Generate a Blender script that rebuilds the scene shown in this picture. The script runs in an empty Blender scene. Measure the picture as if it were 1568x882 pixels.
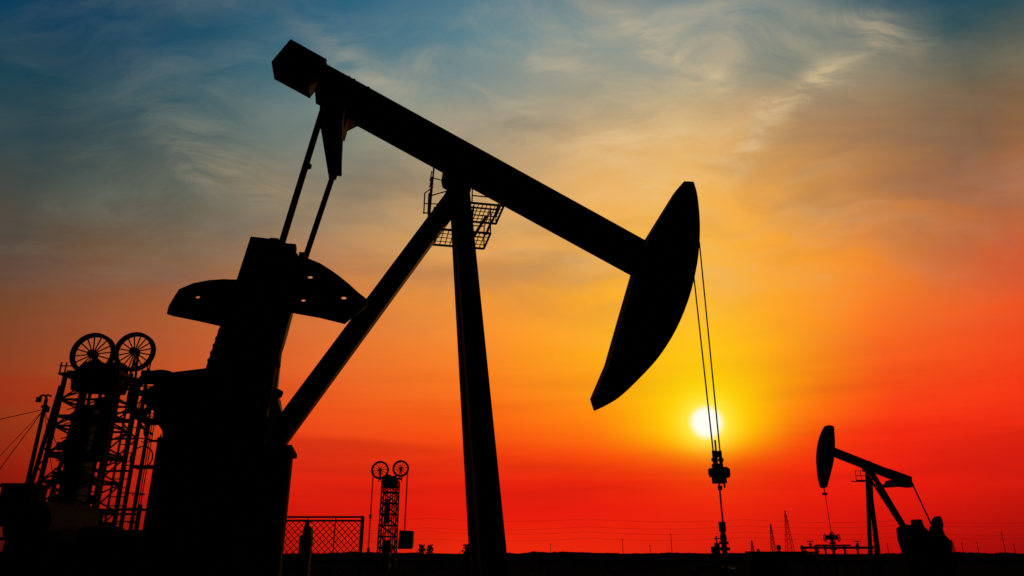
import bpy, bmesh, math, random
from mathutils import Vector, Matrix, noise
random.seed(7)
R=math.radians
scene=bpy.context.scene
COL=scene.collection

# ------------------------------------------------------------------ materials
def principled(name, c1, c2, rough=0.6, spec=0.2, scale=3.0, metallic=0.0, bump=0.15):
    m=bpy.data.materials.new(name); m.use_nodes=True
    nt=m.node_tree; b=nt.nodes['Principled BSDF']
    tc=nt.nodes.new('ShaderNodeTexCoord')
    n=nt.nodes.new('ShaderNodeTexNoise'); n.inputs['Scale'].default_value=scale; n.inputs['Detail'].default_value=3
    nt.links.new(tc.outputs['Object'],n.inputs['Vector'])
    r=nt.nodes.new('ShaderNodeValToRGB')
    r.color_ramp.elements[0].position=.35; r.color_ramp.elements[0].color=(*c1,1)
    r.color_ramp.elements[1].position=.7; r.color_ramp.elements[1].color=(*c2,1)
    nt.links.new(n.outputs['Fac'],r.inputs['Fac']); nt.links.new(r.outputs['Color'],b.inputs['Base Color'])
    b.inputs['Roughness'].default_value=rough
    b.inputs['Specular IOR Level'].default_value=spec
    b.inputs['Metallic'].default_value=metallic
    bp=nt.nodes.new('ShaderNodeBump'); bp.inputs['Strength'].default_value=bump; bp.inputs['Distance'].default_value=.02
    nt.links.new(n.outputs['Fac'],bp.inputs['Height']); nt.links.new(bp.outputs['Normal'],b.inputs['Normal'])
    return m
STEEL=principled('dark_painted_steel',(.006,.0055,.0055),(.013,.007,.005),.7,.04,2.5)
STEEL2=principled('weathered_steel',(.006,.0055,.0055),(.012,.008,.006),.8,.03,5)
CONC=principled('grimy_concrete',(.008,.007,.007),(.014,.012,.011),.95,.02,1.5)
WIRE=principled('wire_rope',(.008,.008,.008),(.012,.012,.012),.8,.03,10)
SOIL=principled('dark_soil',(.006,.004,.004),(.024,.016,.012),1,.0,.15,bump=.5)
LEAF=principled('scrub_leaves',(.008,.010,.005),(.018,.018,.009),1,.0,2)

# ------------------------------------------------------------------ mesh helpers
def obj_from_bm(name,bm,mat,parent=None,bevel=0,smooth=False):
    bmesh.ops.recalc_face_normals(bm,faces=bm.faces)
    me=bpy.data.meshes.new(name); bm.to_mesh(me); bm.free()
    me.materials.append(mat)
    o=bpy.data.objects.new(name,me); COL.objects.link(o)
    if parent: o.parent=parent
    if bevel:
        md=o.modifiers.new('bevel','BEVEL'); md.width=bevel; md.segments=2; md.limit_method='ANGLE'
    return o
def empty(name,loc=(0,0,0),rz=0):
    e=bpy.data.objects.new(name,None); e.location=loc; e.rotation_euler=(0,0,rz); COL.objects.link(e); e.empty_display_size=.3
    return e
def prism(bm,pts,y0,y1,pts2=None):
    pts2=pts2 or pts
    a=[bm.verts.new((x,y0,z)) for x,z in pts]; b=[bm.verts.new((x,y1,z)) for x,z in pts2]
    bm.faces.new(a); bm.faces.new(b[::-1])
    n=len(a)
    for i in range(n): bm.faces.new((a[i],b[i],b[(i+1)%n],a[(i+1)%n]))
def spline(pts,k=5):
    out=[]
    P=[Vector(p) for p in pts]; P=[P[0]*2-P[1]]+P+[P[-1]*2-P[-2]]
    for i in range(1,len(P)-2):
        for j in range(k):
            t=j/k
            a,b,c,d=P[i-1],P[i],P[i+1],P[i+2]
            out.append(tuple(.5*((2*b)+(c-a)*t+(2*a-5*b+4*c-d)*t*t+(3*b-a-3*c+d)*t**3)))
    out.append(tuple(P[-2])); return out
def box(bm,x0,x1,y0,y1,z0,z1):
    prism(bm,[(x0,z0),(x1,z0),(x1,z1),(x0,z1)],y0,y1)
def tube(bm,p,q,r,r2=None,n=8):
    p=Vector(p);q=Vector(q);r2=r if r2 is None else r2
    d=(q-p)
    if d.length<1e-6: return
    d.normalize()
    u=d.cross(Vector((0,0,1)) if abs(d.z)<.95 else Vector((1,0,0))).normalized(); w=d.cross(u)
    A=[];B=[]
    for i in range(n):
        t=2*math.pi*i/n; o=u*math.cos(t)+w*math.sin(t)
        A.append(bm.verts.new(p+o*r)); B.append(bm.verts.new(q+o*r2))
    bm.faces.new(A[::-1]); bm.faces.new(B)
    for i in range(n): bm.faces.new((A[i],A[(i+1)%n],B[(i+1)%n],B[i]))
def beam(bm,p,q,w,t,w2=None,t2=None):
    w2=w if w2 is None else w2; t2=t if t2 is None else t2
    p=Vector(p);q=Vector(q);d=(q-p).normalized()
    yv=Vector((0,1,0)); xv=yv.cross(d)
    xv=xv.normalized() if xv.length>1e-3 else Vector((1,0,0))
    yv=d.cross(xv).normalized()
    A=[bm.verts.new(p+xv*sx*w/2+yv*sy*t/2) for sx,sy in((-1,-1),(1,-1),(1,1),(-1,1))]
    B=[bm.verts.new(q+xv*sx*w2/2+yv*sy*t2/2) for sx,sy in((-1,-1),(1,-1),(1,1),(-1,1))]
    bm.faces.new(A[::-1]);bm.faces.new(B)
    for i in range(4): bm.faces.new((A[i],A[(i+1)%4],B[(i+1)%4],B[i]))
def poly_tube(bm,pts,r,n=6,closed=False):
    k=len(pts)
    for i in range(k if closed else k-1): tube(bm,pts[i],pts[(i+1)%k],r,n=n)
def ring(bm,c,R_,r,axis='y',n=32,m=6,a0=0,a1=2*math.pi):
    pts=[]
    full=abs(a1-a0-2*math.pi)<1e-4
    k=n if full else n+1
    for i in range(k):
        t=a0+(a1-a0)*i/n
        if axis=='y': pts.append((c[0]+R_*math.cos(t),c[1],c[2]+R_*math.sin(t)))
        elif axis=='z': pts.append((c[0]+R_*math.cos(t),c[1]+R_*math.sin(t),c[2]))
        else: pts.append((c[0],c[1]+R_*math.cos(t),c[2]+R_*math.sin(t)))
    poly_tube(bm,pts,r,m,closed=full)
def plate_with_holes(name,outline,holes,y0,y1,mat,parent):
    cu=bpy.data.curves.new(name,'CURVE'); cu.dimensions='2D'; cu.fill_mode='BOTH'
    def sp(pts):
        s=cu.splines.new('POLY'); s.points.add(len(pts)-1)
        for i,(x,z) in enumerate(pts): s.points[i].co=(x,z,0,1)
        s.use_cyclic_u=True
    sp(outline)
    for (cx,cz,r,ar) in holes:
        sp([(cx+r*math.cos(t*math.pi/8)*ar,cz+r*math.sin(t*math.pi/8)) for t in range(16)])
    cu.extrude=abs(y1-y0)/2; cu.materials.append(mat)
    o=bpy.data.objects.new(name,cu); COL.objects.link(o); o.parent=parent
    o.rotation_euler=(R(90),0,0); o.location=(0,(y0+y1)/2,0)
    return o

# ================================================================== MAIN PUMP JACK
pj=empty('pump_jack',(-1.109,13,0),R(11.7))
bm=bmesh.new()
T0=(-2.80,10.86);T1=(3.90,7.52);B0=(-2.95,10.20);B1=(3.72,6.91)
prism(bm,[T0,T1,B1,B0],-.25,.25)
d=Vector((T1[0]-T0[0],T1[1]-T0[1])).normalized();nrm=Vector((-d.y,d.x))
for L in (.50,.62,.95):
    c=Vector(T0)+d*(L)
    prism(bm,[tuple(c+nrm*-.02),tuple(c+d*.08+nrm*-.02),tuple(c+d*.06+nrm*.05),tuple(c+d*.02+nrm*.05)],-.2,-.1)
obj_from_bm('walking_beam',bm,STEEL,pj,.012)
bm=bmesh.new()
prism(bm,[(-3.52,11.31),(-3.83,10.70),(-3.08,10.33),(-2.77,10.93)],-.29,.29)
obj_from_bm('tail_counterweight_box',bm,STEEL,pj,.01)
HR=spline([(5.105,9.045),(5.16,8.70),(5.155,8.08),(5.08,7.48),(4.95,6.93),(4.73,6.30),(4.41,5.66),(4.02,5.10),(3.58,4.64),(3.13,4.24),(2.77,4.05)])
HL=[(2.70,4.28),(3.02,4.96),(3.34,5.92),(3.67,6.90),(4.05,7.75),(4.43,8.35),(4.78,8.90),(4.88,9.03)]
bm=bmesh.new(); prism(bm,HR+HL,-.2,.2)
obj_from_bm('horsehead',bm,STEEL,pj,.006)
bm=bmesh.new()
prism(bm,[(-.30,8.72),(-.27,8.58),(-.12,8.50),(-.16,8.25),(.24,8.25),(.24,8.52),(.30,8.66),(.30,8.95),(-.25,9.2)],-.32,.32)
tube(bm,(.02,-.42,8.62),(.02,.42,8.62),.11,n=16)
for sx in(-.22,.22): tube(bm,(sx,-.28,8.52),(sx,-.28,8.75),.025)
obj_from_bm('saddle_bearing',bm,STEEL,pj,.008)
bm=bmesh.new()
beam(bm,(.05,-.16,8.30),(.84,-.55,0.0),.33,.26,.46,.34)
beam(bm,(.05,.16,8.30),(.84,.55,0.0),.33,.26,.46,.34)
for z in(6.9,5.2,3.4,1.8):
    k=(8.3-z)/8.3; x=.05+.79*k; y=.16+.39*k
    tube(bm,(x,-y,z),(x,y,z),.06)
obj_from_bm('samson_post_front_legs',bm,STEEL,pj,.01)
bm=bmesh.new()
beam(bm,(-.02,0,8.25),(-4.85,0,.15),.36,.34,.36,.34)
prism(bm,[(-.35,8.0),(.2,8.0),(.2,8.45),(-.12,8.45)],-.26,.26)
obj_from_bm('samson_post_back_leg',bm,STEEL,pj,.01)
bm=bmesh.new()
prism(bm,[(-2.72,9.02),(-2.30,9.05),(-2.28,9.42),(-2.74,9.42)],-1.05,1.08,[(-2.62,9.02),(-2.34,9.02),(-2.36,9.22),(-2.62,9.22)])
prism(bm,[(-2.86,10.25),(-2.72,9.38),(-2.30,9.38),(-2.26,9.62),(-2.02,9.8),(-2.0,9.95)],-.24,.24)
tube(bm,(-2.5,-.3,9.75),(-2.5,.3,9.75),.13,n=16)
for x in(-2.10,-2.2): tube(bm,(x,-.2,9.68),(x,-.2,9.9),.03)
obj_from_bm('equalizer_bar',bm,STEEL,pj,.01)
bm=bmesh.new()
tube(bm,(-2.67,-1.0,9.30),(-3.13,-1.12,6.30),.058,n=12)
tube(bm,(-2.50,1.05,9.12),(-3.06,1.1,6.35),.058,n=12)
tube(bm,(-2.66,-1.0,9.1),(-2.70,-1.0,8.90),.08,n=12)
tube(bm,(-2.50,1.05,9.12),(-2.53,1.05,8.95),.085,n=12)
tube(bm,(-2.83,-1.05,8.06),(-2.84,-1.05,8.0),.075,n=12)
obj_from_bm('pitman_arms',bm,STEEL,pj)
bm=bmesh.new()
prism(bm,[(-3.60,6.49),(-3.30,6.48),(-2.96,6.41),(-2.80,6.22),(-2.80,5.9),(-2.81,5.23),(-2.88,4.75),(-2.93,4.50),(-2.91,4.36),(-2.96,4.30),(-3.00,3.5),(-4.04,3.4),(-3.99,4.25),(-3.87,4.94),(-3.75,5.60),(-3.72,5.74)],-1.25,-.95)
for z in(4.35,4.47,4.59,4.71,4.83):
    x=-3.95+(z-4.35)*.19
    box(bm,x-.05,x+.05,-1.2,-1.0,z-.03,z+.03)
box(bm,-2.99,-2.86,-1.2,-1.0,6.36,6.44)
box(bm,-2.80,-2.70,-1.2,-1.1,6.2,6.30)
box(bm,-3.3,-3.15,-1.2,-1.0,6.44,6.52)
obj_from_bm('crank_arm_near',bm,STEEL,pj,.012)
bm=bmesh.new()
prism(bm,[(-3.55,6.5),(-3.16,6.45),(-3.16,4.5),(-3.2,3.5),(-3.9,3.4),(-3.85,4.94)],.95,1.2)
obj_from_bm('crank_arm_far',bm,STEEL,pj,.012)
WL=[(-3.70,5.745),(-3.95,5.735),(-4.17,5.70),(-4.40,5.63),(-4.60,5.51),(-4.66,5.36),(-4.71,5.22),(-4.72,5.09),(-4.64,5.065),(-4.28,5.01),(-3.84,4.93)]
plate_with_holes('counterweight_left',WL,[(-4.30,5.40,.028,1.3)],-1.14,-1.09,STEEL,pj)
WR=[(-2.82,6.24),(-2.66,6.22),(-2.44,6.14),(-2.25,6.03),(-2.10,5.93),(-1.93,5.80),(-1.78,5.67),(-1.60,5.54),(-1.62,5.42),(-1.80,5.25),(-1.95,5.10),(-2.36,5.18),(-2.84,5.24)]
plate_with_holes('counterweight_right',WR,[(-2.58,5.88,.028,1.6),(-2.65,5.46,.026,1.4),(-2.0,5.55,.030,1.5)],-1.14,-1.09,STEEL,pj)
bm=bmesh.new()
prism(bm,[(-4.66,4.20),(-4.56,4.24),(-4.07,4.33),(-3.2,4.33),(-3.02,4.1),(-2.98,3.95),(-2.96,3.6),(-3.03,3.28),(-3.08,3.08),(-4.55,3.08),(-4.60,3.3),(-4.76,3.5),(-4.80,3.9)],-.75,.6)
tube(bm,(-3.5,-1.1,3.9),(-3.5,1.1,3.9),.2,n=20)
prism(bm,[(-2.98,4.05),(-2.92,4.03),(-2.86,4.0),(-2.88,3.92),(-2.94,3.9),(-2.90,3.78),(-2.86,3.68),(-2.90,3.60),(-3.05,3.6),(-3.05,4.05)],-.75,-.6)
obj_from_bm('gear_reducer',bm,STEEL,pj,.01)
bm=bmesh.new()
ring(bm,(-4.72,-.85,3.80),.40,.045,n=36)
ring(bm,(-4.72,-.80,3.80),.36,.04,n=36)
tube(bm,(-4.72,-.88,3.80),(-4.72,-.6,3.80),.2,n=20)
box(bm,-5.02,-4.60,-.86,-.74,4.02,4.22)
for k in range(5):
    t=k*math.tau/5+.4; beam(bm,(-4.72,-.82,3.80),(-4.72+.38*math.cos(t),-.82,3.80+.38*math.sin(t)),.09,.05)
poly_tube(bm,[(-4.98,-.86,3.5),(-4.86,-.86,3.32),(-4.70,-.86,3.22)],.02)
ring(bm,(-4.66,-.86,3.28),.16,.02,n=20)
obj_from_bm('belt_sheave',bm,STEEL,pj)
bm=bmesh.new()
prism(bm,[(-4.58,0),(-2.66,0),(-2.66,3.02),(-4.58,3.06)],-1.0,.1)
prism(bm,[(-4.58,3.06),(-2.60,3.02),(-2.60,3.10),(-4.58,3.16)],-1.03,.13)
box(bm,-2.66,-2.60,-1.03,-.95,0,3.02)
prism(bm,[(-4.70,0),(-4.58,0),(-4.58,2.2)],-.9,.1)
for i in range(3): box(bm,-4.55+i*.62,-4.50+i*.62,-1.02,-1.0,0,3.0)
obj_from_bm('base_pedestal',bm,CONC,pj,.01)
# top service platforms
bm=bmesh.new()
def grating(x0,x1,y0,y1,z,nx,ny):
    for i in range(nx+1):
        x=x0+(x1-x0)*i/nx; tube(bm,(x,y0,z),(x,y1,z),.010,n=4)
    for i in range(ny+1):
        y=y0+(y1-y0)*i/ny; tube(bm,(x0,y,z),(x1,y,z),.009,n=4)
    poly_tube(bm,[(x0,y0,z),(x1,y0,z),(x1,y1,z),(x0,y1,z)],.024,6,True)
grating(-.48,.62,-.42,.34,7.30,11,4)
grating(.22,.88,-.42,.42,7.92,8,5)
def rail(pts,h,r=.014):
    for p in pts: tube(bm,p,(p[0],p[1],p[2]+h),r,n=5)
    for f in(.5,1.0):
        poly_tube(bm,[(p[0],p[1],p[2]+h*f) for p in pts],r,5)
rail([(.25,-.42,7.92),(.88,-.42,7.92),(.88,.42,7.92),(.3,.42,7.92)],.32)
rail([(.62,-.42,7.30),(.62,.34,7.30),(.25,.34,7.30)],.5)
rail([(-.48,-.42,7.30),(-.48,.34,7.30)],.45)
tube(bm,(.30,.1,7.30),(.62,.1,7.92),.03);tube(bm,(.24,-.3,7.30),(.30,-.3,7.92),.02);tube(bm,(.55,-.35,7.30),(.78,-.35,7.92),.018)
for x in(-.66,-.58): tube(bm,(x,-.2,7.70),(x,-.2,8.15),.014,n=5)
tube(bm,(-.55,-.2,7.62),(-.50,-.2,8.80),.018,n=5);tube(bm,(-.55,.2,7.62),(-.50,.2,8.75),.015,n=5)
tube(bm,(-.50,-.2,8.80),(-.28,-.1,8.74),.012,n=5)
tube(bm,(-.50,-.2,8.5),(-.2,-.1,8.5),.012,n=5)
for z in(7.65,7.75,7.85,7.95,8.05,8.15,8.3,8.5,8.65): tube(bm,(-.54,-.2,z),(-.54,.2,z),.012,n=5)
tube(bm,(-.68,-.2,7.72),(-.3,-.2,7.72),.014,n=5);tube(bm,(-.66,-.2,8.15),(-.5,-.2,8.3),.012,n=5);tube(bm,(-.55,-.2,8.1),(-.2,-.2,8.25),.014,n=5)
tube(bm,(-.66,-.2,7.92),(-.2,-.2,7.95),.012,n=5)
obj_from_bm('service_platform',bm,STEEL2,pj)
bm=bmesh.new()
tube(bm,(4.97,-.05,7.05),(5.035,-.05,3.30),.014,n=6)
tube(bm,(5.172,-.05,7.7),(5.175,-.05,3.30),.014,n=6)
obj_from_bm('bridle_cables',bm,WIRE,pj)
bm=bmesh.new()
for x,y in((5.04,-.05),(5.175,-.05)):
    tube(bm,(x,y,3.34),(x,y,3.02),.032,n=10); tube(bm,(x,y,3.20),(x,y,3.14),.055,n=8)
prism(bm,[(5.00,2.86),(5.29,2.84),(5.31,2.90),(5.31,3.0),(5.24,3.04),(4.98,3.02),(4.97,2.92)],-.12,.12)
box(bm,5.02,5.24,-.09,.09,2.74,2.86); box(bm,5.04,5.20,-.08,.08,3.04,3.1)
tube(bm,(5.12,0,3.55),(5.12,0,1.9),.018,n=8)
tube(bm,(5.13,0,2.70),(5.13,0,2.62),.045,n=8); tube(bm,(5.12,0,3.34),(5.12,0,3.22),.045,n=8)
tube(bm,(5.20,-.05,2.74),(5.20,-.05,2.66),.02)
obj_from_bm('carrier_bar_and_polished_rod',bm,STEEL,pj,.004)

# ================================================================== WELLHEAD under horsehead
wh=empty('wellhead',(-1.109+5.10*math.cos(R(11.7)),13+5.10*math.sin(R(11.7)),0),R(11.7))
bm=bmesh.new()
tube(bm,(0,0,0),(0,0,1.25),.16,n=16);tube(bm,(0,0,1.25),(0,0,2.0),.045,n=12)
for z in (.9,1.22,1.45,1.66): tube(bm,(0,0,z),(0,0,z+.05),.085,n=12)
tube(bm,(0,0,1.88),(0,0,2.05),.065,n=10);tube(bm,(0,0,1.72),(0,0,1.82),.06,n=10)
tube(bm,(-.18,0,1.58),(.1,0,1.58),.032,n=10);tube(bm,(-.14,0,1.50),(-.14,0,1.68),.05,n=10)
tube(bm,(-.14,0,1.68),(-.14,0,1.80),.014);ring(bm,(-.13,0,1.76),.05,.010,'z',16)
tube(bm,(-.1,0,1.3),(-.6,0,1.25),.05);tube(bm,(-.19,0,1.62),(-.19,0,1.5),.07)
tube(bm,(-.6,0,1.25),(-.6,0,0),.05)
obj_from_bm('wellhead_tree',bm,STEEL,wh)

# ================================================================== TOWER PUMPING UNITS
def tower(name,loc,w,depth,zt,wheels,rod=.05,rim=.05,sp_=.022,dense=False):
    root=empty(name,loc)
    bm=bmesh.new()
    def leg(sx,sy,z):
        k=1-z/zt; ww=w/2*(1+.10*k); dd=depth/2*(1+.10*k); return (sx*ww,sy*dd,z)
    for sx in(-1,1):
        for sy in(-1,1): beam(bm,leg(sx,sy,0),leg(sx,sy,zt),.13,.13)
    n=8
    for i in range(n):
        z0=zt*i/n; z1=zt*(i+1)/n
        for sy in(-1,1):
            tube(bm,leg(-1,sy,z0),leg(1,sy,z1),rod*.7,n=5);tube(bm,leg(1,sy,z0),leg(-1,sy,z1),rod*.7,n=5)
            tube(bm,leg(-1,sy,z1),leg(1,sy,z1),rod,n=5)
        for sx in(-1,1):
            tube(bm,leg(sx,-1,z0),leg(sx,1,z1),rod*.7,n=5);tube(bm,leg(sx,-1,z1),leg(sx,1,z1),rod,n=5)
    for x in(-.18,.18,-.30,.02,.32):
        beam(bm,(x*w,0,0),(x*w,0,zt),.09,.1)
    if dense:
        for i in range(26):
            z=.6+i*.28; tube(bm,(.18*w,0,z),(.32*w,0,z),.025,n=4); tube(bm,(-.5*w,-.2,z),(-.3*w,-.2,z+.1),.022,n=4)
        for (x,y) in((-.42,.4),(.44,-.3),(.25,.5)): tube(bm,(x*w,y,0),(x*w,y,zt),.05,n=6)
        for z in(2.9,4.9,6.4): box(bm,-.55*w,.55*w,-depth*.52,depth*.52,z,z+.07)
        for k in range(30):
            x=random.uniform(-.5,.4)*w; z=random.uniform(1.5,7); box(bm,x,x+random.uniform(.12,.35),-.5,-.3,z,z+random.uniform(.1,.45))
    obj_from_bm('lattice_tower',bm,STEEL2,root)
    bm=bmesh.new()
    if dense: box(bm,-.30*w,.06*w,-.35,.35,zt*.36,zt*.86); box(bm,.14*w,.30*w,-.3,.3,zt*.62,zt*.9)
    else: box(bm,-.30*w,-.02*w,-.35,.35,zt*.52,zt*.80)
    box(bm,-.30*w,.22*w,-.4,.4,0,zt*.33)
    box(bm,-.5*w,.5*w,-depth/2,depth/2,zt-.02,zt+.14)
    prism(bm,[(-.42*w,zt+.14),(.42*w,zt+.14),(.34*w,zt+.62),(.1*w,zt+.5),(-.1*w,zt+.7),(-.34*w,zt+.55)],-.35,.35)
    prism(bm,[(-.46*w,zt-.55),(.40*w,zt-.6),(.46*w,zt),(-.5*w,zt)],-.4,.4)
    obj_from_bm('drive_head',bm,STEEL,root,.01)
    bm=bmesh.new()
    for (x,y,z,r,ns,ph) in wheels:
        ring(bm,(x,y-.10,z),r,rim,n=40,m=6);ring(bm,(x,y+.10,z),r,rim,n=40,m=6)
        ring(bm,(x,y,z),r-.06,rim*1.1,n=40,m=6)
        tube(bm,(x,y-.18,z),(x,y+.18,z),.15,n=16)
        for i in range(ns):
            t=ph+i*math.tau/ns; tube(bm,(x,y,z),(x+r*.97*math.cos(t),y,z+r*.97*math.sin(t)),sp_,n=5)
        for sx in(-.13,.13): beam(bm,(x+sx,y+.2,zt),(x+sx*.3,y+.2,z),.08,.06)
    obj_from_bm('crown_sheaves',bm,STEEL,root)
    return root
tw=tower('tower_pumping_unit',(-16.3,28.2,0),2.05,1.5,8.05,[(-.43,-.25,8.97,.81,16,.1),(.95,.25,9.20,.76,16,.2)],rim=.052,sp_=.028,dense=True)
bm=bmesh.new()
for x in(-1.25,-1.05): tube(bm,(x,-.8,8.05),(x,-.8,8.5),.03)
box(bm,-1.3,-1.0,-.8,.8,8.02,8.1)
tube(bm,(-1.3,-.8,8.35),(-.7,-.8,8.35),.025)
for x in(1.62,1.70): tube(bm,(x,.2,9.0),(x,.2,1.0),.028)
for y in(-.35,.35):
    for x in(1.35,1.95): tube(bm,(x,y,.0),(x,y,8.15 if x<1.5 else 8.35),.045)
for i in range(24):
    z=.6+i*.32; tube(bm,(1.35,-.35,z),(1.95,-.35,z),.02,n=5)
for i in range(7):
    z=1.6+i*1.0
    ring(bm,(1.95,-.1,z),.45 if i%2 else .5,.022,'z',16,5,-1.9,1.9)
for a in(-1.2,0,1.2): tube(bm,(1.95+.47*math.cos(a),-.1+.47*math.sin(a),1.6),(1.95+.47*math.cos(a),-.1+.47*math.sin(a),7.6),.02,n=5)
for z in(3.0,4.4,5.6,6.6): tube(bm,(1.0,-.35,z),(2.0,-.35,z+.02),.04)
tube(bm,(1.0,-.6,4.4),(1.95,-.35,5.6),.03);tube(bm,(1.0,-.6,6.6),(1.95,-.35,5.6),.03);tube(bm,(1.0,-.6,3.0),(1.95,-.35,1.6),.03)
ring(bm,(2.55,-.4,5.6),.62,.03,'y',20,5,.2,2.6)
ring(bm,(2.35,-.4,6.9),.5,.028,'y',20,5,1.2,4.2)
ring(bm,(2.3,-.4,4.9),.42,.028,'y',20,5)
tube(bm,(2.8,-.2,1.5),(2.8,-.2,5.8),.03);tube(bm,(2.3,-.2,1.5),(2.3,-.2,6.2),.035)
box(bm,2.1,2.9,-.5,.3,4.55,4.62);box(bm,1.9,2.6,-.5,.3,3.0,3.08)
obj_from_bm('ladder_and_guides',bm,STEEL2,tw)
bm=bmesh.new()
beam(bm,(-1.15,-.7,7.6),(-1.75,-.7,0),.12,.1);beam(bm,(-1.15,.7,7.6),(-1.75,.7,0),.12,.1)
for i in range(9):
    z=.8+i*.75; x=-1.15-.6*(7.6-z)/7.6; tube(bm,(x,-.7,z),(-1.02,-.75,z+.35),.03,n=5);tube(bm,(x,-.7,z),(-1.02,-.75,z-.3),.03,n=5)
box(bm,-1.9,1.9,-1.2,1.2,0,.9);box(bm,-1.6,1.3,-.9,.6,.9,2.6)
box(bm,1.2,2.6,-.8,.6,.9,2.1)
obj_from_bm('support_frame',bm,STEEL2,tw)

tf=tower('tower_pumping_unit',(-11.72,72,0),1.45,1.3,8.0,[(-1.08,-.2,9.1,.80,12,.1),(.86,.2,9.28,.74,12,.2)],rod=.07,rim=.07,sp_=.032)
bm=bmesh.new()
for x in(-1.80,-1.72): tube(bm,(x,0,9.1),(x,0,1.2),.028)
tube(bm,(-1.76,0,5.0),(-1.76,0,4.6),.12);tube(bm,(-1.76,0,2.0),(-1.76,0,0),.14)
for x in(1.52,1.6): tube(bm,(x,0,9.2),(x,0,3.4),.03)
prism(bm,[(1.05,1.9),(2.3,1.9),(2.4,2.2),(2.4,3.5),(1.15,3.55)],-.5,.5)
tube(bm,(-1.2,0,8.3),(1.1,0,8.3),.1)
obj_from_bm('cables_and_weight_box',bm,STEEL2,tf)

# ================================================================== LEFT YARD EQUIPMENT
cp=empty('security_camera_pole',(-16.27,25,0))
bm=bmesh.new()
tube(bm,(0,0,0),(0,0,6.55),.09,.06,n=10)
poly_tube(bm,[(0,0,6.55),(-.02,0,6.66),(-.1,0,6.70),(-.2,0,6.68),(-.26,0,6.60)],.04)
tube(bm,(-.26,0,6.62),(-.26,0,6.46),.09,n=10)
tube(bm,(0,0,6.72),(.16,0,6.66),.03); tube(bm,(-.1,0,6.3),(.1,0,6.3),.05);box(bm,.05,.17,-.05,.05,6.1,6.3)
obj_from_bm('pole_and_camera',bm,STEEL2,cp)
bm=bmesh.new()
for q in((-3.2,-1,5.1),(-4.2,1.5,2.0),(-2.4,-1,.1),(3.0,1,.1),(1.0,2,.1)): tube(bm,(0,0,6.2),q,.013,n=4)
obj_from_bm('guy_wires',bm,WIRE,cp)
st=empty('storage_tank',(-14.7,24,0))
bm=bmesh.new()
tube(bm,(0,-1.0,2.35),(0,2.0,2.35),.70,n=32);tube(bm,(0,-1.12,2.35),(0,-1.0,2.35),.55,.70,n=32)
ring(bm,(0,-1.0,2.35),.70,.03)
for y in(-.6,1.4): box(bm,-.65,.65,y-.1,y+.1,0,1.9)
tube(bm,(0,0,3.0),(0,0,3.3),.12)
obj_from_bm('tank_shell',bm,STEEL2,st)
cc=empty('control_cabinet',(-15.85,24.3,0))
bm=bmesh.new()
box(bm,-.5,.5,-.4,.4,2.3,3.5);prism(bm,[(-.58,3.5),(.58,3.5),(.5,3.62),(-.5,3.62)],-.46,.46)
for x in(-.45,.45):
    for y in(-.35,.35): tube(bm,(x,y,0),(x,y,2.3),.05)
box(bm,-.7,.7,-.6,.5,1.9,1.98);box(bm,-.9,.9,-.6,.6,0,1.4)
for i in range(6): box(bm,-.9-.12*i-.1,-.8-.12*i,-.3,.3,1.7-.27*i,1.76-.27*i)
obj_from_bm('cabinet_body',bm,STEEL2,cc,.01)
yr=empty('yard_railing',(-17.2,24,0))
bm=bmesh.new()
for z in(2.3,2.75,1.9): tube(bm,(-1.5,0,z),(1.0,0,z),.03)
for x in(-1.4,-.7,0,.7): tube(bm,(x,0,0),(x,0,2.75),.035)
tube(bm,(.2,0,2.75),(.9,0,.8),.05);tube(bm,(-.4,0,2.75),(-.9,0,.8),.05)
obj_from_bm('rails',bm,STEEL2,yr)
pk=empty('pump_skid',(-13.0,24.5,0))
bm=bmesh.new()
box(bm,-1.2,1.6,-.8,.8,0,1.55);tube(bm,(-.8,0,1.9),(.4,0,1.9),.42,n=20);box(bm,.5,1.5,-.5,.5,1.55,2.2)
tube(bm,(.9,0,2.2),(.9,0,3.0),.07);tube(bm,(-.3,0,2.2),(-.3,0,2.8),.05);tube(bm,(-.3,0,2.7),(.9,0,2.7),.04)
obj_from_bm('skid_body',bm,STEEL2,pk,.02)

# ================================================================== CHAIN LINK FENCE
fn=empty('chain_link_fence',(-5.2,17,0))
bm=bmesh.new()
W=1.86
for z in(2.27,2.19): tube(bm,(0,0,z),(W,0,z),.022)
for x in(0,W,.62,1.24): tube(bm,(x,0,0),(x,0,2.27),.028 if x in(0,W) else .014)
tube(bm,(W-.03,.05,2.3),(W-.03,.05,0),.035)
obj_from_bm('fence_frame',bm,STEEL2,fn)
bm=bmesh.new()
s=.14; z0=.2;z1=2.17
for i in range(-18,18):
    for sg in(1,-1):
        xa=i*s; xb=xa+(z1-z0)
        a=max(0,xa); b=min(W,xb)
        if b>a:
            za=z0+(a-xa); zb=z0+(b-xa)
            if sg<0: za,zb=z1+z0-za,z1+z0-zb
            tube(bm,(a,.006*sg,za),(b,.006*sg,zb),.008,n=4)
obj_from_bm('wire_mesh',bm,WIRE,fn)
gv=empty('gate_valve',(-4.75,17.6,0))
bm=bmesh.new()
box(bm,-.12,.14,-.1,.1,0,1.9);tube(bm,(0,0,1.9),(0,0,2.2),.05);prism(bm,[(-.1,1.7),(.16,1.7),(.12,2.05),(-.03,2.15)],-.1,.1);ring(bm,(0,0,2.2),.11,.015,'z',16)
obj_from_bm('valve_body',bm,STEEL,gv,.01)

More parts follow.
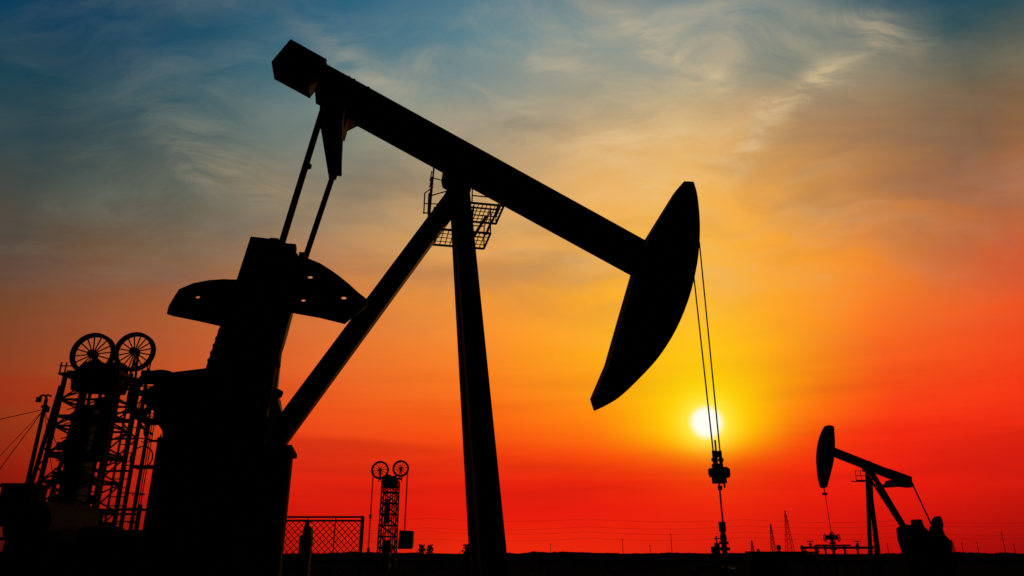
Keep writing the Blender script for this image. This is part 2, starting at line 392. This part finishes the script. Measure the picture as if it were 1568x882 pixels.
# ================================================================== SECOND PUMP JACK
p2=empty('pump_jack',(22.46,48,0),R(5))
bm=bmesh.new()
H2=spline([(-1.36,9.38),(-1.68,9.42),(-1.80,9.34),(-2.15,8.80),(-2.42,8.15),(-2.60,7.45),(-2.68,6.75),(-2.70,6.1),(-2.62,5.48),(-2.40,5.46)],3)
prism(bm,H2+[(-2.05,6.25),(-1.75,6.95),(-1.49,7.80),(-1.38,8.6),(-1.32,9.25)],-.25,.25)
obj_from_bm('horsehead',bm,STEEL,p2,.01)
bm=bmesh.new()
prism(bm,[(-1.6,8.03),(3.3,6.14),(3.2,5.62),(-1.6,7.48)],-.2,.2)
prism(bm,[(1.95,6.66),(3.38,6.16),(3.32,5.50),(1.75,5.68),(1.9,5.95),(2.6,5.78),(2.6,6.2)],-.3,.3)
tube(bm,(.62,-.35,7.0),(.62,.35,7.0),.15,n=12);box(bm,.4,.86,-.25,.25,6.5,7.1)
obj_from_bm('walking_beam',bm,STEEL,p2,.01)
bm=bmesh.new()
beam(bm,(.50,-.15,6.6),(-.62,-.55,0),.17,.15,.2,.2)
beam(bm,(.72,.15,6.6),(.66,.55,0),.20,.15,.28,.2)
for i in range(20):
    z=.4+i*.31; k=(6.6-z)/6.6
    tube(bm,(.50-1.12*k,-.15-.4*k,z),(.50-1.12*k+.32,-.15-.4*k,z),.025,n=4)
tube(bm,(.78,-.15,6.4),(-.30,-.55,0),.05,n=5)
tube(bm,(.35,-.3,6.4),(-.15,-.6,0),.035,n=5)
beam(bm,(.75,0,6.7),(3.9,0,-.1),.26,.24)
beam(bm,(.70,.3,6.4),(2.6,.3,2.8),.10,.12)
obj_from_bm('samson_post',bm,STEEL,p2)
bm=bmesh.new()
tube(bm,(3.15,-.6,5.6),(3.85,-.7,3.1),.05);tube(bm,(1.75,.6,5.55),(2.75,.7,3.1),.08)
tube(bm,(3.1,-.7,5.65),(1.9,.7,5.65),.12)
obj_from_bm('pitman_arms',bm,STEEL,p2)
bm=bmesh.new()
prism(bm,[(3.72,3.0),(3.86,3.1),(4.02,3.50),(4.22,3.70),(4.50,3.72),(4.58,3.5),(4.60,3.2),(4.50,2.9),(4.58,2.6),(4.90,2.2),(4.92,1.9),(4.7,1.3),(4.1,1.1),(3.8,1.5),(3.72,2.4)],-.75,-.5)
prism(bm,[(2.9,3.3),(3.7,3.0),(4.6,1.7),(4.9,1.2),(4.2,.8),(3.2,1.4)],.5,.75)
obj_from_bm('crank_counterweights',bm,STEEL,p2,.02)
bm=bmesh.new()
prism(bm,[(2.15,3.0),(2.45,3.20),(2.9,3.2),(3.15,3.2),(3.25,3.55),(3.42,3.5),(3.5,3.1),(4.0,2.6),(4.3,1.6),(4.3,0),(1.95,0),(2.25,1.5),(2.1,2.3)],-.45,.45)
box(bm,1.8,5.0,-.7,.7,0,1.45)
obj_from_bm('gear_reducer_and_base',bm,STEEL,p2,.02)
bm=bmesh.new()
for x in(-.4,-.05,.3): tube(bm,(x,-.3,5.9),(x,-.3,6.5),.02)
for z in(6.5,6.2,5.92): tube(bm,(-.4,-.3,z),(.55,-.3,z),.02)
for y in(-.3,.3): box(bm,-.42,.5,y-.02,y+.02,5.86,5.92)
obj_from_bm('service_platform',bm,STEEL2,p2)
bm=bmesh.new()
tube(bm,(-2.50,0,5.5),(-2.48,0,5.0),.035);box(bm,-2.62,-2.36,-.1,.1,5.0,5.14);tube(bm,(-2.47,0,5.2),(-2.45,0,2.5),.02)
obj_from_bm('polished_rod',bm,WIRE,p2)
w2=empty('wellhead',(20.02,47.8,0),0)
bm=bmesh.new()
tube(bm,(0,0,0),(0,0,2.7),.09,n=10)
for z in(1.7,2.05,2.35): tube(bm,(0,0,z),(0,0,z+.09),.2,n=12)
ring(bm,(-.02,-.15,2.42),.36,.035,'x',18);ring(bm,(0,0,2.55),.30,.035,'z',18);tube(bm,(-.4,0,2.42),(.4,0,2.42),.10);ring(bm,(-.42,0,2.42),.2,.035,'x',16);ring(bm,(.42,0,2.42),.2,.035,'x',16)
tube(bm,(-2.0,0,1.84),(2.5,0,1.84),.075,n=10);tube(bm,(-1.0,.2,1.98),(1.2,.2,1.98),.05)
for x in(-1.95,-1.1,-.5,.7,1.5,2.35): tube(bm,(x,0,0),(x,0,1.95),.07);tube(bm,(x-.05,0,1.84),(x+.05,0,1.84),.15,n=10)
for x in(-1.4,1.55): tube(bm,(x,0,1.84),(x,0,2.25),.03);ring(bm,(x,0,2.22),.17,.03,'z',14);tube(bm,(x,0,1.95),(x,0,2.1),.1)
obj_from_bm('valves_and_pipe',bm,STEEL2,w2)
mf=empty('pipe_manifold',(16.2,44,0))
bm=bmesh.new()
for x in(-2.1,-.9,.6,1.3): tube(bm,(x,0,0),(x,0,1.75),.06);tube(bm,(x,0,1.55),(x,0,1.65),.12)
tube(bm,(-2.1,0,1.55),(1.3,0,1.55),.06);tube(bm,(-.9,0,1.7),(-.9,0,1.95),.12);ring(bm,(1.3,0,1.8),.14,.03,'z',14)
prism(bm,[(-2.9,0),(-.4,0),(-.7,1.45),(-1.5,1.52),(-2.7,1.62)],-.5,.5)
obj_from_bm('pipes',bm,STEEL2,mf)

# ================================================================== FAR POWER LINE
def lattice_mast(name,x,y,h,w):
    root=empty(name,(x,y,0)); bm=bmesh.new()
    def c(sx,sy,z): k=1-z/h; return (sx*(w/2*k+.15),sy*(w/2*k+.15),z)
    for sx in(-1,1):
        for sy in(-1,1): tube(bm,c(sx,sy,0),c(sx,sy,h),.14,.10,n=4)
    n=9
    for i in range(n):
        a=h*i/n;b=h*(i+1)/n
        for sy in(-1,1): tube(bm,c(-1,sy,a),c(1,sy,b),.07,n=4);tube(bm,c(1,sy,a),c(-1,sy,b),.07,n=4)
    for z,l in((h*.78,1.3),(h*.9,1.0)): tube(bm,(-l,0,z),(l,0,z),.09,n=4)
    obj_from_bm('lattice',bm,STEEL2,root)
lattice_mast('transmission_tower',144.8,400,22.8,3.6)
lattice_mast('transmission_tower',136.6,401,16.2,2.2)
lattice_mast('transmission_tower',229.9,400,8.2,2.0)
lattice_mast('transmission_tower',126,402,8.0,1.6)
for x,h in((83.3,11.7),(57.8,8.8),(256.9,12.2),(196,7),(-60,8),(112,6.2),(243,7.4),(235,7),(262,6.5),(20,6.5),(72,6.0)):
    root=empty('utility_pole',(x,400,0)); bm=bmesh.new()
    tube(bm,(0,0,0),(0,0,h),.18,.12,n=6);tube(bm,(-.7,0,h-.7),(.7,0,h-.7),.07,n=4)
    obj_from_bm('pole',bm,STEEL2,root)
bm=bmesh.new()
for z,sl in((18.5,-.004),(15.5,.006),(12.2,-.002),(9.6,.004)):
    x=-130
    while x<380:
        L=85; prev=None
        for i in range(9):
            t=i/8; p=(x+L*t,405,z+sl*(x+L*t-140)-4*1.4*t*(1-t))
            if prev: tube(bm,prev,p,.045,n=3)
            prev=p
        x+=L
obj_from_bm('power_line_cables',bm,WIRE)

# ================================================================== GROUND, BERM, SCRUB
bm=bmesh.new()
bmesh.ops.create_grid(bm,x_segments=40,y_segments=40,size=4000)
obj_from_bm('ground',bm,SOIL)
bm=bmesh.new()
def berm(y0,hgt,amp,x0,x1,step,wd):
    prev=None
    x=x0
    while x<=x1:
        h=hgt+amp*noise.noise((x*.035,y0,0))+amp*.5*noise.noise((x*.22,y0,3))+amp*.3*noise.noise((x*.9,y0,5))
        yy=y0+6*noise.noise((x*.02,y0*.1,9))
        row=[bm.verts.new((x,yy-wd,-.02)),bm.verts.new((x,yy-wd*.3,h*.8)),bm.verts.new((x,yy,h)),bm.verts.new((x,yy+wd,-.02))]
        if prev:
            for i in range(3): bm.faces.new((prev[i],row[i],row[i+1],prev[i+1]))
        prev=row; x+=step
berm(230,1.65,.8,-260,330,.8,9)
berm(130,1.30,.40,-140,190,.6,6)
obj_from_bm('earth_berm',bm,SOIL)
bm=bmesh.new()
for i in range(760):
    y=random.uniform(55,230); x=random.uniform(-.85,.95)*y
    h=random.uniform(.5,1.0)*(1.2+ (y-55)/175*1.2); wd=random.uniform(.4,1.6)
    if noise.noise((x*.05,y*.05,0))<-.05: continue
    for k in range(26):
        px=x+random.gauss(0,wd*.5);py=y+random.gauss(0,wd*.4)
        fall=max(.15,1-abs(px-x)/(wd*1.4))
        pz=random.uniform(.05,1)*h*fall
        s_=random.uniform(.08,.22); a=random.uniform(0,6.28);tl=random.uniform(-.8,.8)
        u=Vector((math.cos(a),math.sin(a),tl)).normalized()*s_; v=Vector((random.gauss(0,.3),random.gauss(0,.3),1)).normalized()*s_*1.5
        c=Vector((px,py,pz)); bm.faces.new([bm.verts.new(c-u),bm.verts.new(c+u*.6),bm.verts.new(c+v)])
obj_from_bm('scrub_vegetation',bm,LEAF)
for (x,y) in ((-7.3,62),(-6.7,62.5),(-3.6,61)):
    root=empty('shrub',(x,y,0)); bm=bmesh.new()
    for k in range(260):
        h=random.uniform(0,2.1); rr=.4*(1-.5*h/2.1)
        c=Vector((random.gauss(0,rr*.5),random.gauss(0,rr*.5),h));a=random.uniform(0,6.28)
        u=Vector((math.cos(a),math.sin(a),random.uniform(-.6,.6)))*.12; v=Vector((random.gauss(0,.4),random.gauss(0,.4),1))*.15
        bm.faces.new([bm.verts.new(c-u),bm.verts.new(c+u),bm.verts.new(c+v)])
    tube(bm,(0,0,0),(0,0,1.5),.05,.02)
    obj_from_bm('stems_and_leaves',bm,LEAF,root)

# ================================================================== SKY (world)
def lin(c):
    c=c/255.
    return c/12.92 if c<=.04045 else ((c+.055)/1.055)**2.4
w=bpy.data.worlds.new("World"); scene.world=w; w.use_nodes=True
nt=w.node_tree; nt.nodes.clear(); N=nt.nodes; LK=nt.links.new
def M_(op,a,b=None,c=None,clamp=False):
    n=N.new('ShaderNodeMath'); n.operation=op; n.use_clamp=clamp
    for i,v in enumerate((a,b,c)):
        if v is None: continue
        if isinstance(v,(int,float)): n.inputs[i].default_value=v
        else: LK(v,n.inputs[i])
    return n.outputs[0]
def MR(v,a,b,c=0,d=1,smooth=True):
    n=N.new('ShaderNodeMapRange'); n.interpolation_type='SMOOTHSTEP' if smooth else 'LINEAR'
    LK(v,n.inputs['Value']); n.inputs['From Min'].default_value=a;n.inputs['From Max'].default_value=b
    n.inputs['To Min'].default_value=c;n.inputs['To Max'].default_value=d
    return n.outputs['Result']
def MIX(f,a,b,mode='MIX'):
    n=N.new('ShaderNodeMix'); n.data_type='RGBA'; n.blend_type=mode
    if isinstance(f,(int,float)): n.inputs[0].default_value=f
    else: LK(f,n.inputs[0])
    for i,v in ((6,a),(7,b)):
        if isinstance(v,tuple): n.inputs[i].default_value=(*[lin(x) for x in v],1)
        else: LK(v,n.inputs[i])
    return n.outputs[2]
def RAMP(f,stops,top):
    n=N.new('ShaderNodeValToRGB'); cr=n.color_ramp; cr.interpolation='LINEAR'
    while len(cr.elements)<len(stops): cr.elements.new(.5)
    for e,(p,c) in zip(cr.elements,stops): e.position=p/top
    for e,(p,c) in zip(cr.elements,stops): e.position=p/top; e.color=(*[lin(x) for x in c],1)
    LK(f,n.inputs[0]); return n.outputs[0]
tc=N.new('ShaderNodeTexCoord'); D=tc.outputs['Generated']
sx=N.new('ShaderNodeSeparateXYZ'); LK(D,sx.inputs[0]); dx,dy,dz=sx.outputs
el0=M_('MULTIPLY',M_('ARCSINE',dz),57.29578)
az0=M_('MULTIPLY',M_('ARCTAN2',dx,dy),57.29578)
def NOISE(vec,scale,detail=4,rough=.5,dist=0,col=False):
    n=N.new('ShaderNodeTexNoise'); n.inputs['Scale'].default_value=scale;n.inputs['Detail'].default_value=detail
    n.inputs['Roughness'].default_value=rough;n.inputs['Distortion'].default_value=dist
    LK(vec,n.inputs['Vector']); return n.outputs['Color' if col else 'Fac']
def MAP(vec,sc,rot=(0,0,0),loc=(0,0,0)):
    n=N.new('ShaderNodeMapping'); LK(vec,n.inputs[0]); n.inputs['Scale'].default_value=sc; n.inputs['Rotation'].default_value=[R(r) for r in rot]; n.inputs['Location'].default_value=loc
    return n.outputs[0]
hz=NOISE(MAP(D,(1.0,1.0,3.0)),2.2,2,.5)
el=M_('ADD',el0,M_('MULTIPLY',M_('SUBTRACT',hz,.5),M_('MULTIPLY',MR(el0,0,25,.05,1),7)))
az=az0
TOP=60.
eln=M_('DIVIDE',el,TOP,clamp=True)
hi=[(50,(14,66,100)),(60,(8,40,70))]
cols=[
(-37,[(0,(40,8,6)),(3,(85,18,12)),(5,(118,27,13)),(10,(142,60,28)),(15,(117,69,42)),(20,(88,73,58)),(25,(56,72,73)),(30,(20,64,80)),(35,(5,60,92))]),
(-27,[(0,(90,14,8)),(3,(160,24,12)),(5,(190,34,15)),(10,(198,72,28)),(15,(172,88,48)),(20,(132,97,66)),(25,(96,98,85)),(30,(58,90,97)),(35,(26,82,105))]),
(-16,[(0,(175,20,10)),(3,(215,27,12)),(5,(228,36,15)),(8,(236,62,22)),(11,(236,88,30)),(15,(226,110,48)),(20,(203,127,72)),(25,(168,137,100)),(30,(128,134,120)),(35,(88,124,130)),(40,(38,102,130))]),
(-3,[(0,(235,40,12)),(3,(230,27,12)),(5,(232,35,14)),(7,(243,58,15)),(10,(252,97,20)),(15,(252,133,34)),(20,(246,155,57)),(25,(226,166,92)),(30,(186,159,120)),(35,(138,146,138)),(40,(94,132,142)),(43,(68,118,140))]),
(7,[(0,(232,38,12)),(3,(233,28,12)),(5,(240,40,12)),(7,(250,75,12)),(10,(255,132,14)),(12,(255,153,20)),(15,(255,170,26)),(20,(255,174,45)),(25,(246,177,77)),(30,(220,172,110)),(35,(170,159,132)),(40,(115,140,144)),(43,(84,123,142))]),
(15,[(0,(215,28,12)),(3,(235,27,12)),(5,(243,38,12)),(7,(250,78,9)),(9,(254,165,6)),(12,(255,196,12)),(15,(255,196,25)),(20,(255,186,42)),(25,(248,181,70)),(30,(225,177,107)),(35,(174,162,132)),(40,(118,141,145)),(43,(80,119,140))]),
(21,[(0,(202,20,10)),(3,(226,25,12)),(5,(242,34,12)),(8,(249,60,13)),(10,(254,114,15)),(12,(255,148,18)),(15,(255,163,26)),(20,(253,167,42)),(25,(243,168,68)),(30,(210,161,100)),(35,(150,144,123)),(40,(86,122,135))]),
(28,[(0,(180,13,10)),(3,(216,22,12)),(5,(237,30,14)),(8,(248,44,18)),(10,(251,68,22)),(15,(252,114,30)),(20,(246,141,44)),(25,(222,148,70)),(30,(175,137,94)),(35,(112,122,114)),(40,(44,100,118))]),
(37,[(0,(135,10,8)),(3,(180,20,10)),(6,(232,34,15)),(10,(246,56,22)),(15,(238,84,32)),(20,(198,100,46)),(25,(152,102,62)),(30,(100,95,78)),(35,(44,80,88)),(40,(10,68,96))]),
]
cur=None;pa=None
for a,st in cols:
    r=RAMP(eln,st+hi,TOP)
    cur=r if cur is None else MIX(MR(az,pa,a,smooth=False),cur,r)
    pa=a
base=cur
zz=M_('ADD',M_('MAXIMUM',dz,0),.25)
cmb=N.new('ShaderNodeCombineXYZ'); LK(M_('DIVIDE',dx,zz),cmb.inputs[0]);LK(M_('DIVIDE',dy,zz),cmb.inputs[1])
C=cmb.outputs[0]
wn=NOISE(C,1.9,3,.55,col=True)
va=N.new('ShaderNodeVectorMath'); va.operation='MULTIPLY_ADD'; LK(wn,va.inputs[0]); va.inputs[1].default_value=(.42,.42,0); LK(C,va.inputs[2]); CW=va.outputs[0]
fil=NOISE(MAP(CW,(1.2,2.8,1),(0,0,-28)),2.4,6,.64)
big=NOISE(MAP(CW,(1,1.4,1),(0,0,20),(3,1,0)),1.6,3,.5)
cov=M_('MULTIPLY',MR(fil,.36,.76),MR(big,.34,.62))
ws=N.new('ShaderNodeSeparateXYZ'); LK(wn,ws.inputs[0])
azw=M_('ADD',az0,M_('MULTIPLY',M_('SUBTRACT',ws.outputs[0],.5),13))
elw=M_('ADD',el0,M_('MULTIPLY',M_('SUBTRACT',ws.outputs[1],.5),9))
def blob(a,sa,e,se,rot=0,A=None,E=None):
    A=A or az0;E=E or el0
    p=M_('SUBTRACT',A,a);q=M_('SUBTRACT',E,e)
    c_,s_=math.cos(R(rot)),math.sin(R(rot))
    x=M_('DIVIDE',M_('ADD',M_('MULTIPLY',p,c_),M_('MULTIPLY',q,s_)),sa)
    y=M_('DIVIDE',M_('SUBTRACT',M_('MULTIPLY',q,c_),M_('MULTIPLY',p,s_)),se)
    return M_('EXPONENT',M_('MULTIPLY',M_('ADD',M_('MULTIPLY',x,x),M_('MULTIPLY',y,y)),-1))
mb=M_('ADD',blob(14,15,32,8),M_('MULTIPLY',blob(2,12,38,6),.5),clamp=True)
c1=MIX(M_('MULTIPLY',M_('MULTIPLY',cov,mb),.9,clamp=True),base,(245,208,148))
fine=NOISE(MAP(CW,(2.0,4.5,1),(0,0,30),(1,4,0)),4.5,4,.62)
fm=MR(fine,.30,.72)
st=None
for (a,e,l,wd,rot,k) in ((15.0,37.2,6.0,1.2,-34,.65),(25.5,33.2,4.0,.9,16,.72),(21.3,30.3,3.6,1.1,46,.5),(9,32.0,10,1.7,-4,.5),(29.5,35.8,4,.9,-42,.45),(13,28.6,9,1.4,8,.32),(4,37.5,7,1.2,-10,.28),(-14,36,7,1.5,-22,.25),(-24,28,7,1.4,-25,.18)):
    b_=M_('MULTIPLY',blob(a,l,e,wd,rot,azw,elw),k)
    st=b_ if st is None else M_('ADD',st,b_)
c1=MIX(M_('MULTIPLY',st,fm,clamp=True),c1,(238,206,155))
ml=M_('MULTIPLY',M_('MULTIPLY',cov,MR(el0,12,24)),.20)
c2=MIX(ml,c1,(160,164,148))
veil=NOISE(MAP(CW,(1,1.9,1),(0,0,-15),(7,3,0)),1.7,4,.52)
dk=M_('MULTIPLY',MR(veil,.42,.72),MR(el0,10,28))
c3=MIX(M_('MULTIPLY',dk,.44),c2,(42,72,86))
band=NOISE(MAP(D,(1.2,1.2,12),loc=(0,0,2)),2.0,3,.5)
bm_=M_('MULTIPLY',M_('MULTIPLY',MR(band,.42,.70),MR(el0,1.5,4)),MR(el0,17,8))
c4=MIX(M_('MULTIPLY',bm_,.34),c3,(165,16,14))
# ---- sun and its glow in the haze
saz,sel=R(15.05),R(9.32)
S=Vector((math.sin(saz)*math.cos(sel),math.cos(saz)*math.cos(sel),math.sin(sel)))
dot=N.new('ShaderNodeVectorMath');dot.operation='DOT_PRODUCT';LK(D,dot.inputs[0]);dot.inputs[1].default_value=S
ang=M_('MULTIPLY',M_('ARCCOSINE',M_('MINIMUM',dot.outputs['Value'],1.0)),57.29578)
def gauss(s): return M_('EXPONENT',M_('MULTIPLY',M_('POWER',M_('DIVIDE',ang,s),2),-1))
g1=M_('MULTIPLY',gauss(5.0),MR(el0,5.6,9.5,.07,1))
c5=MIX(M_('MULTIPLY',g1,.88),c4,(255,212,0))
g2=M_('MULTIPLY',gauss(2.4),MR(el0,6.2,8.6,.30,1))
c6=MIX(M_('MULTIPLY',g2,.97,clamp=True),c5,(255,230,15))
c6b=MIX(M_('MULTIPLY',gauss(1.35),1.0),c6,(255,249,115))
disc=MR(ang,1.45,.70)
c7=MIX(disc,c6b,(255,255,242))
away=M_('MAXIMUM',MR(M_('ABSOLUTE',az0),42,95),MR(el0,44,70))
c8=MIX(away,c7,(14,28,48))
east=MR(M_('ABSOLUTE',az0),90,150)
c9=MIX(east,c8,(8,14,26))
c10=MIX(MR(el0,-.3,-4),c9,(8,5,5))
bg=N.new('ShaderNodeBackground');LK(c10,bg.inputs[0]);bg.inputs[1].default_value=1.0
out=N.new('ShaderNodeOutputWorld');LK(bg.outputs[0],out.inputs[0])

sl=bpy.data.lights.new('sun','SUN'); sl.energy=.35; sl.angle=R(.5); sl.color=(1,.45,.15)
so=bpy.data.objects.new('sun',sl); COL.objects.link(so); so.rotation_euler=(-S).to_track_quat('-Z','Y').to_euler()

cam=bpy.data.cameras.new('camera'); cam.sensor_width=36; cam.lens=36*1105/1568; cam.clip_end=12000; cam.clip_start=.1
co=bpy.data.objects.new('camera',cam); COL.objects.link(co); co.location=(0,0,1.5); co.rotation_euler=(R(90+20.2),0,0)
scene.camera=co
scene.view_settings.view_transform='Standard'; scene.view_settings.look='None'; scene.view_settings.exposure=0
